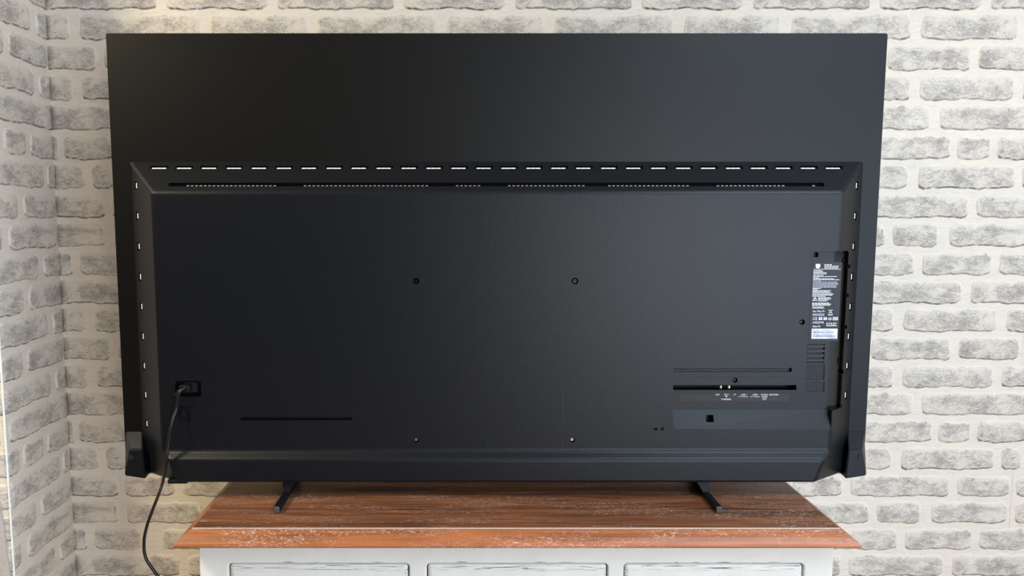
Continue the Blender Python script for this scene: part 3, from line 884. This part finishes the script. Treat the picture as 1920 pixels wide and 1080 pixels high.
# ------------------------------------------------------------------ mains cord
pc = empty('power_cord', P(338, 735, 1.36)); tag(pc, 'thin black mains cord plugged into the back of the television, hanging down past the sideboard', 'power cord')
CI = Matrix.Translation(-pc.location)
pt = [(346, 727, 1.358), (337, 734, 1.350), (334.5, 748, 1.352), (331, 766, 1.354), (322, 793, 1.345), (316, 830, 1.345), (311, 870, 1.345), (306.5, 898, 1.36), (297, 928, 1.40),
      (284, 962, 1.42), (274, 992, 1.42), (270, 1018, 1.42), (273.5, 1046, 1.42), (287, 1068, 1.42), (300, 1086, 1.42), (318, 1120, 1.43), (330, 1200, 1.45)]
pts = [P(*p) for p in pt] + [Vector((-.53, 1.50, .35)), Vector((-.60, 1.55, .03)), Vector((-.75, 1.58, .006))]
o = tube('cord', pts, .0031, M_CORD); o.parent = pc; o.matrix_parent_inverse = CI
a = P(347, 728.5, YF)
bm = bmesh.new(); add_box(bm, (a.x - .0105, YF - .006, a.z - .007), (a.x + .010, YF + .0118, a.z + .007), .003, 3)
add_cyl(bm, (a.x - .0095, YF - .010, a.z - .006), (-.6, -.2, -.8), .0045, .012, 14, .0034)
o = obj('plug', finish(bm, 'plug'), M_FOOT); o.parent = pc; o.matrix_parent_inverse = CI

# ------------------------------------------------------------------ sideboard
sbx0, sbx1, sby0, sby1 = -.463, .6434, 1.2286, 1.698
sb = empty('sideboard', ((sbx0 + sbx1) / 2, 1.46, 0))
tag(sb, 'cream painted wooden sideboard with worn drawer edges and a waxed brown top, under the television', 'sideboard')
SI = Matrix.Translation(-sb.location)
def sp(name, me, mat):
    o = obj(name, me, mat); o.parent = sb; o.matrix_parent_inverse = SI; return o
# boards of the top
joints = [sby0, 1.303, 1.392, 1.49, 1.59, sby1]
for i in range(5):
    bm = bmesh.new()
    add_box(bm, (sbx0, joints[i] + (.0001 if i else 0), .842), (sbx1, joints[i + 1] - .0001, ZT), .0004, 1)
    sp('top_board', finish(bm, 'top_board'), M_WOOD)
# moulded edge round front and sides
prof = [(0.0, -.0022), (.0035, -.0028), (.009, -.0062), (.0155, -.0105), (.0205, -.0150), (.0240, -.0190), (.0256, -.0222), (.0250, -.0248), (.0225, -.0262), (.004, -.0268), (-.004, -.0268), (-.004, -.012), (0.0, -.012)]
def edge_strip(name, runs, mat=M_WOODE, prof=prof):
    bm = bmesh.new()
    cols = []
    for (x, y, dx, dy) in runs:
        cols.append([bm.verts.new((x + dx * o_, y + dy * o_, ZT + z_)) for o_, z_ in prof])
    n = len(prof)
    for i in range(len(cols) - 1):
        for k in range(n):
            j = (k + 1) % n
            bm.faces.new((cols[i][k], cols[i + 1][k], cols[i + 1][j], cols[i][j]))
    bm.faces.new(cols[0]); bm.faces.new(list(reversed(cols[-1])))
    me = finish(bm, name)
    return sp(name, me, mat)
edge_strip('top_edge_moulding', [(sbx0, sby0, -1, -1), (sbx1, sby0, 1, -1)])
edge_strip('top_edge_moulding', [(sbx0, sby1, -1, 0), (sbx0, sby0, -1, -1)])
edge_strip('top_edge_moulding', [(sbx1, sby0, 1, -1), (sbx1, sby1, 1, 0)])
# pale wax caught in the quirk between top and moulding
wp = [(0.0, .0), (.0012, -.0002), (.0014, -.0022), (.0, -.0026)]
edge_strip('wax_line', [(sbx0, sby0, -1, -1), (sbx1, sby0, 1, -1)], M_WAX, wp)
# carcass
bx0, bx1, by0 = -.4600, .6440, 1.2436
bm = bmesh.new()
for lo, hi in (((bx0, by0 + .02, .08), (bx0 + .02, 1.69, .8362)), ((bx1 - .02, by0 + .02, .08), (bx1, 1.69, .8362)),
               ((bx0, 1.68, .08), (bx1, 1.695, .8362)), ((bx0, by0 + .02, .08), (bx1, 1.69, .10)), ((bx0, by0 + .02, .615), (bx1, 1.69, .63))):
    add_box(bm, lo, hi, .0015, 1)
sp('carcass', finish(bm, 'carcass'), M_CREAM)
bm = bmesh.new(); add_box(bm, (bx0 + .02, by0 + .015, 0), (bx1 - .02, 1.66, .08)); sp('plinth', finish(bm, 'plinth'), M_CREAM)
DR = [(-.4097, -.0948), (-.0641, .2518), (.2796, .5937)]
ZD1 = .791; ZD0 = .645
bm = bmesh.new(); add_box(bm, (bx0, by0, .08), (bx1, by0 + .022, .8362), .002, 2)
ff = sp('face_frame', finish(bm, 'face_frame'), M_CREAM)
cut = bmesh.new()
for a, c in DR:
    add_poly_prism(cut, rrect(a, c, ZD0, ZD1, .007, by0 - .02), rrect(a, c, ZD0, ZD1, .007, by0 + .05))
    add_poly_prism(cut, rrect(a, c, .12, .60, .007, by0 - .02), rrect(a, c, .12, .60, .007, by0 + .05))
boolean(ff, finish(cut, 'c'))
m = ff.modifiers.new('bevel', 'BEVEL'); m.width = .003; m.segments = 3; m.limit_method = 'ANGLE'; m.angle_limit = math.radians(50)
def worn(o, zt_, band):
    me = o.data; at = me.attributes.new('worn', 'FLOAT', 'POINT')
    for i, v in enumerate(me.vertices): at.data[i].value = 1.0 if abs(v.co.z - zt_) < band else 0.0
def grid_front(name, x0, x1, z0, z1, yf, parent_fn, band_z):
    "drawer or door front: flat field with rounded edges, wear along its top edge"
    bm = bmesh.new()
    rings = [(0.0, .018), (0.0, .004), (.0012, .0012), (.0035, 0.0), (.0075, -.0006), (.0085, -.0006), (.014, -.0008), (.016, -.0008)]
    loops = []
    for off, dy in rings:
        loops.append([bm.verts.new(p) for p in rrect(x0 + off, x1 - off, z0 + off, z1 - off, max(.0055 - off * .3, .002), yf + dy, 4)])
    n = len(loops[0])
    bm.faces.new(list(reversed(loops[0])))
    for a, b_ in zip(loops, loops[1:]):
        for i in range(n): bm.faces.new((a[i], a[(i + 1) % n], b_[(i + 1) % n], b_[i]))
    bm.faces.new(loops[-1])
    me = finish(bm, name, False)
    o = parent_fn(name, me, M_CREAM)
    at = me.attributes.new('worn', 'FLOAT', 'POINT')
    for i, v in enumerate(me.vertices):
        off = z1 - v.co.z
        at.data[i].value = 1.0 if .003 < off < .009 else (0.3 if off < .003 else 0.0)
    return o
for a, c in DR:
    dr = grid_front('drawer', a + .0022, c - .0022, ZD0 + .002, ZD1 - .0016, by0 + .001, sp, 0)
    bm = bmesh.new()
    kx, kz = (a + c) / 2, (ZD0 + ZD1) / 2
    add_cyl(bm, (kx, by0 - .008, kz), (0, -1, 0), .008, .02, 20, .006); add_cyl(bm, (kx, by0 - .022, kz), (0, -1, 0), .013, .012, 24, .016)
    o = sub('knob', finish(bm, 'knob'), M_WOODE, dr)
    o.parent = dr
    dd = grid_front('door', a + .0022, c - .0022, .122, .598, by0 + .001, sp, 0)
    # raw timber showing in the gap behind each drawer
    bm = bmesh.new(); add_box(bm, (a + .0005, by0 + .014, ZD0 + .0005), (c - .0005, by0 + .0185, ZD1 - .0005)); sub('drawer_box', finish(bm, 'drawer_box'), M_GAP, dr)
# worn line on the frame just above each drawer
bm = bmesh.new()
for a, c in DR:
    x = a + .05
    while x < c - .05:
        L = random.uniform(.004, .034); hgt = random.uniform(.0004, .0011)
        z = ZD1 + random.uniform(.0022, .0032)
        if random.random() < .62:
            n = 6
            up = [bm.verts.new((x + L * i / n, by0 - .0002, z + hgt * math.sin(math.pi * i / n) * random.uniform(.5, 1))) for i in range(n + 1)]
            dn = [bm.verts.new((x + L * i / n, by0 - .0002, z - hgt * math.sin(math.pi * i / n) * random.uniform(.2, 1))) for i in range(1, n)]
            bm.faces.new(up + list(reversed(dn)))
        x += L + random.uniform(.002, .03)
me = finish(bm, 'worn_patch')
wp_ = sub('worn_paint_streaks', me, plain('bared_dark_wood', (.16, .155, .14), .7), ff)

wp_['kind'] = 'stuff'
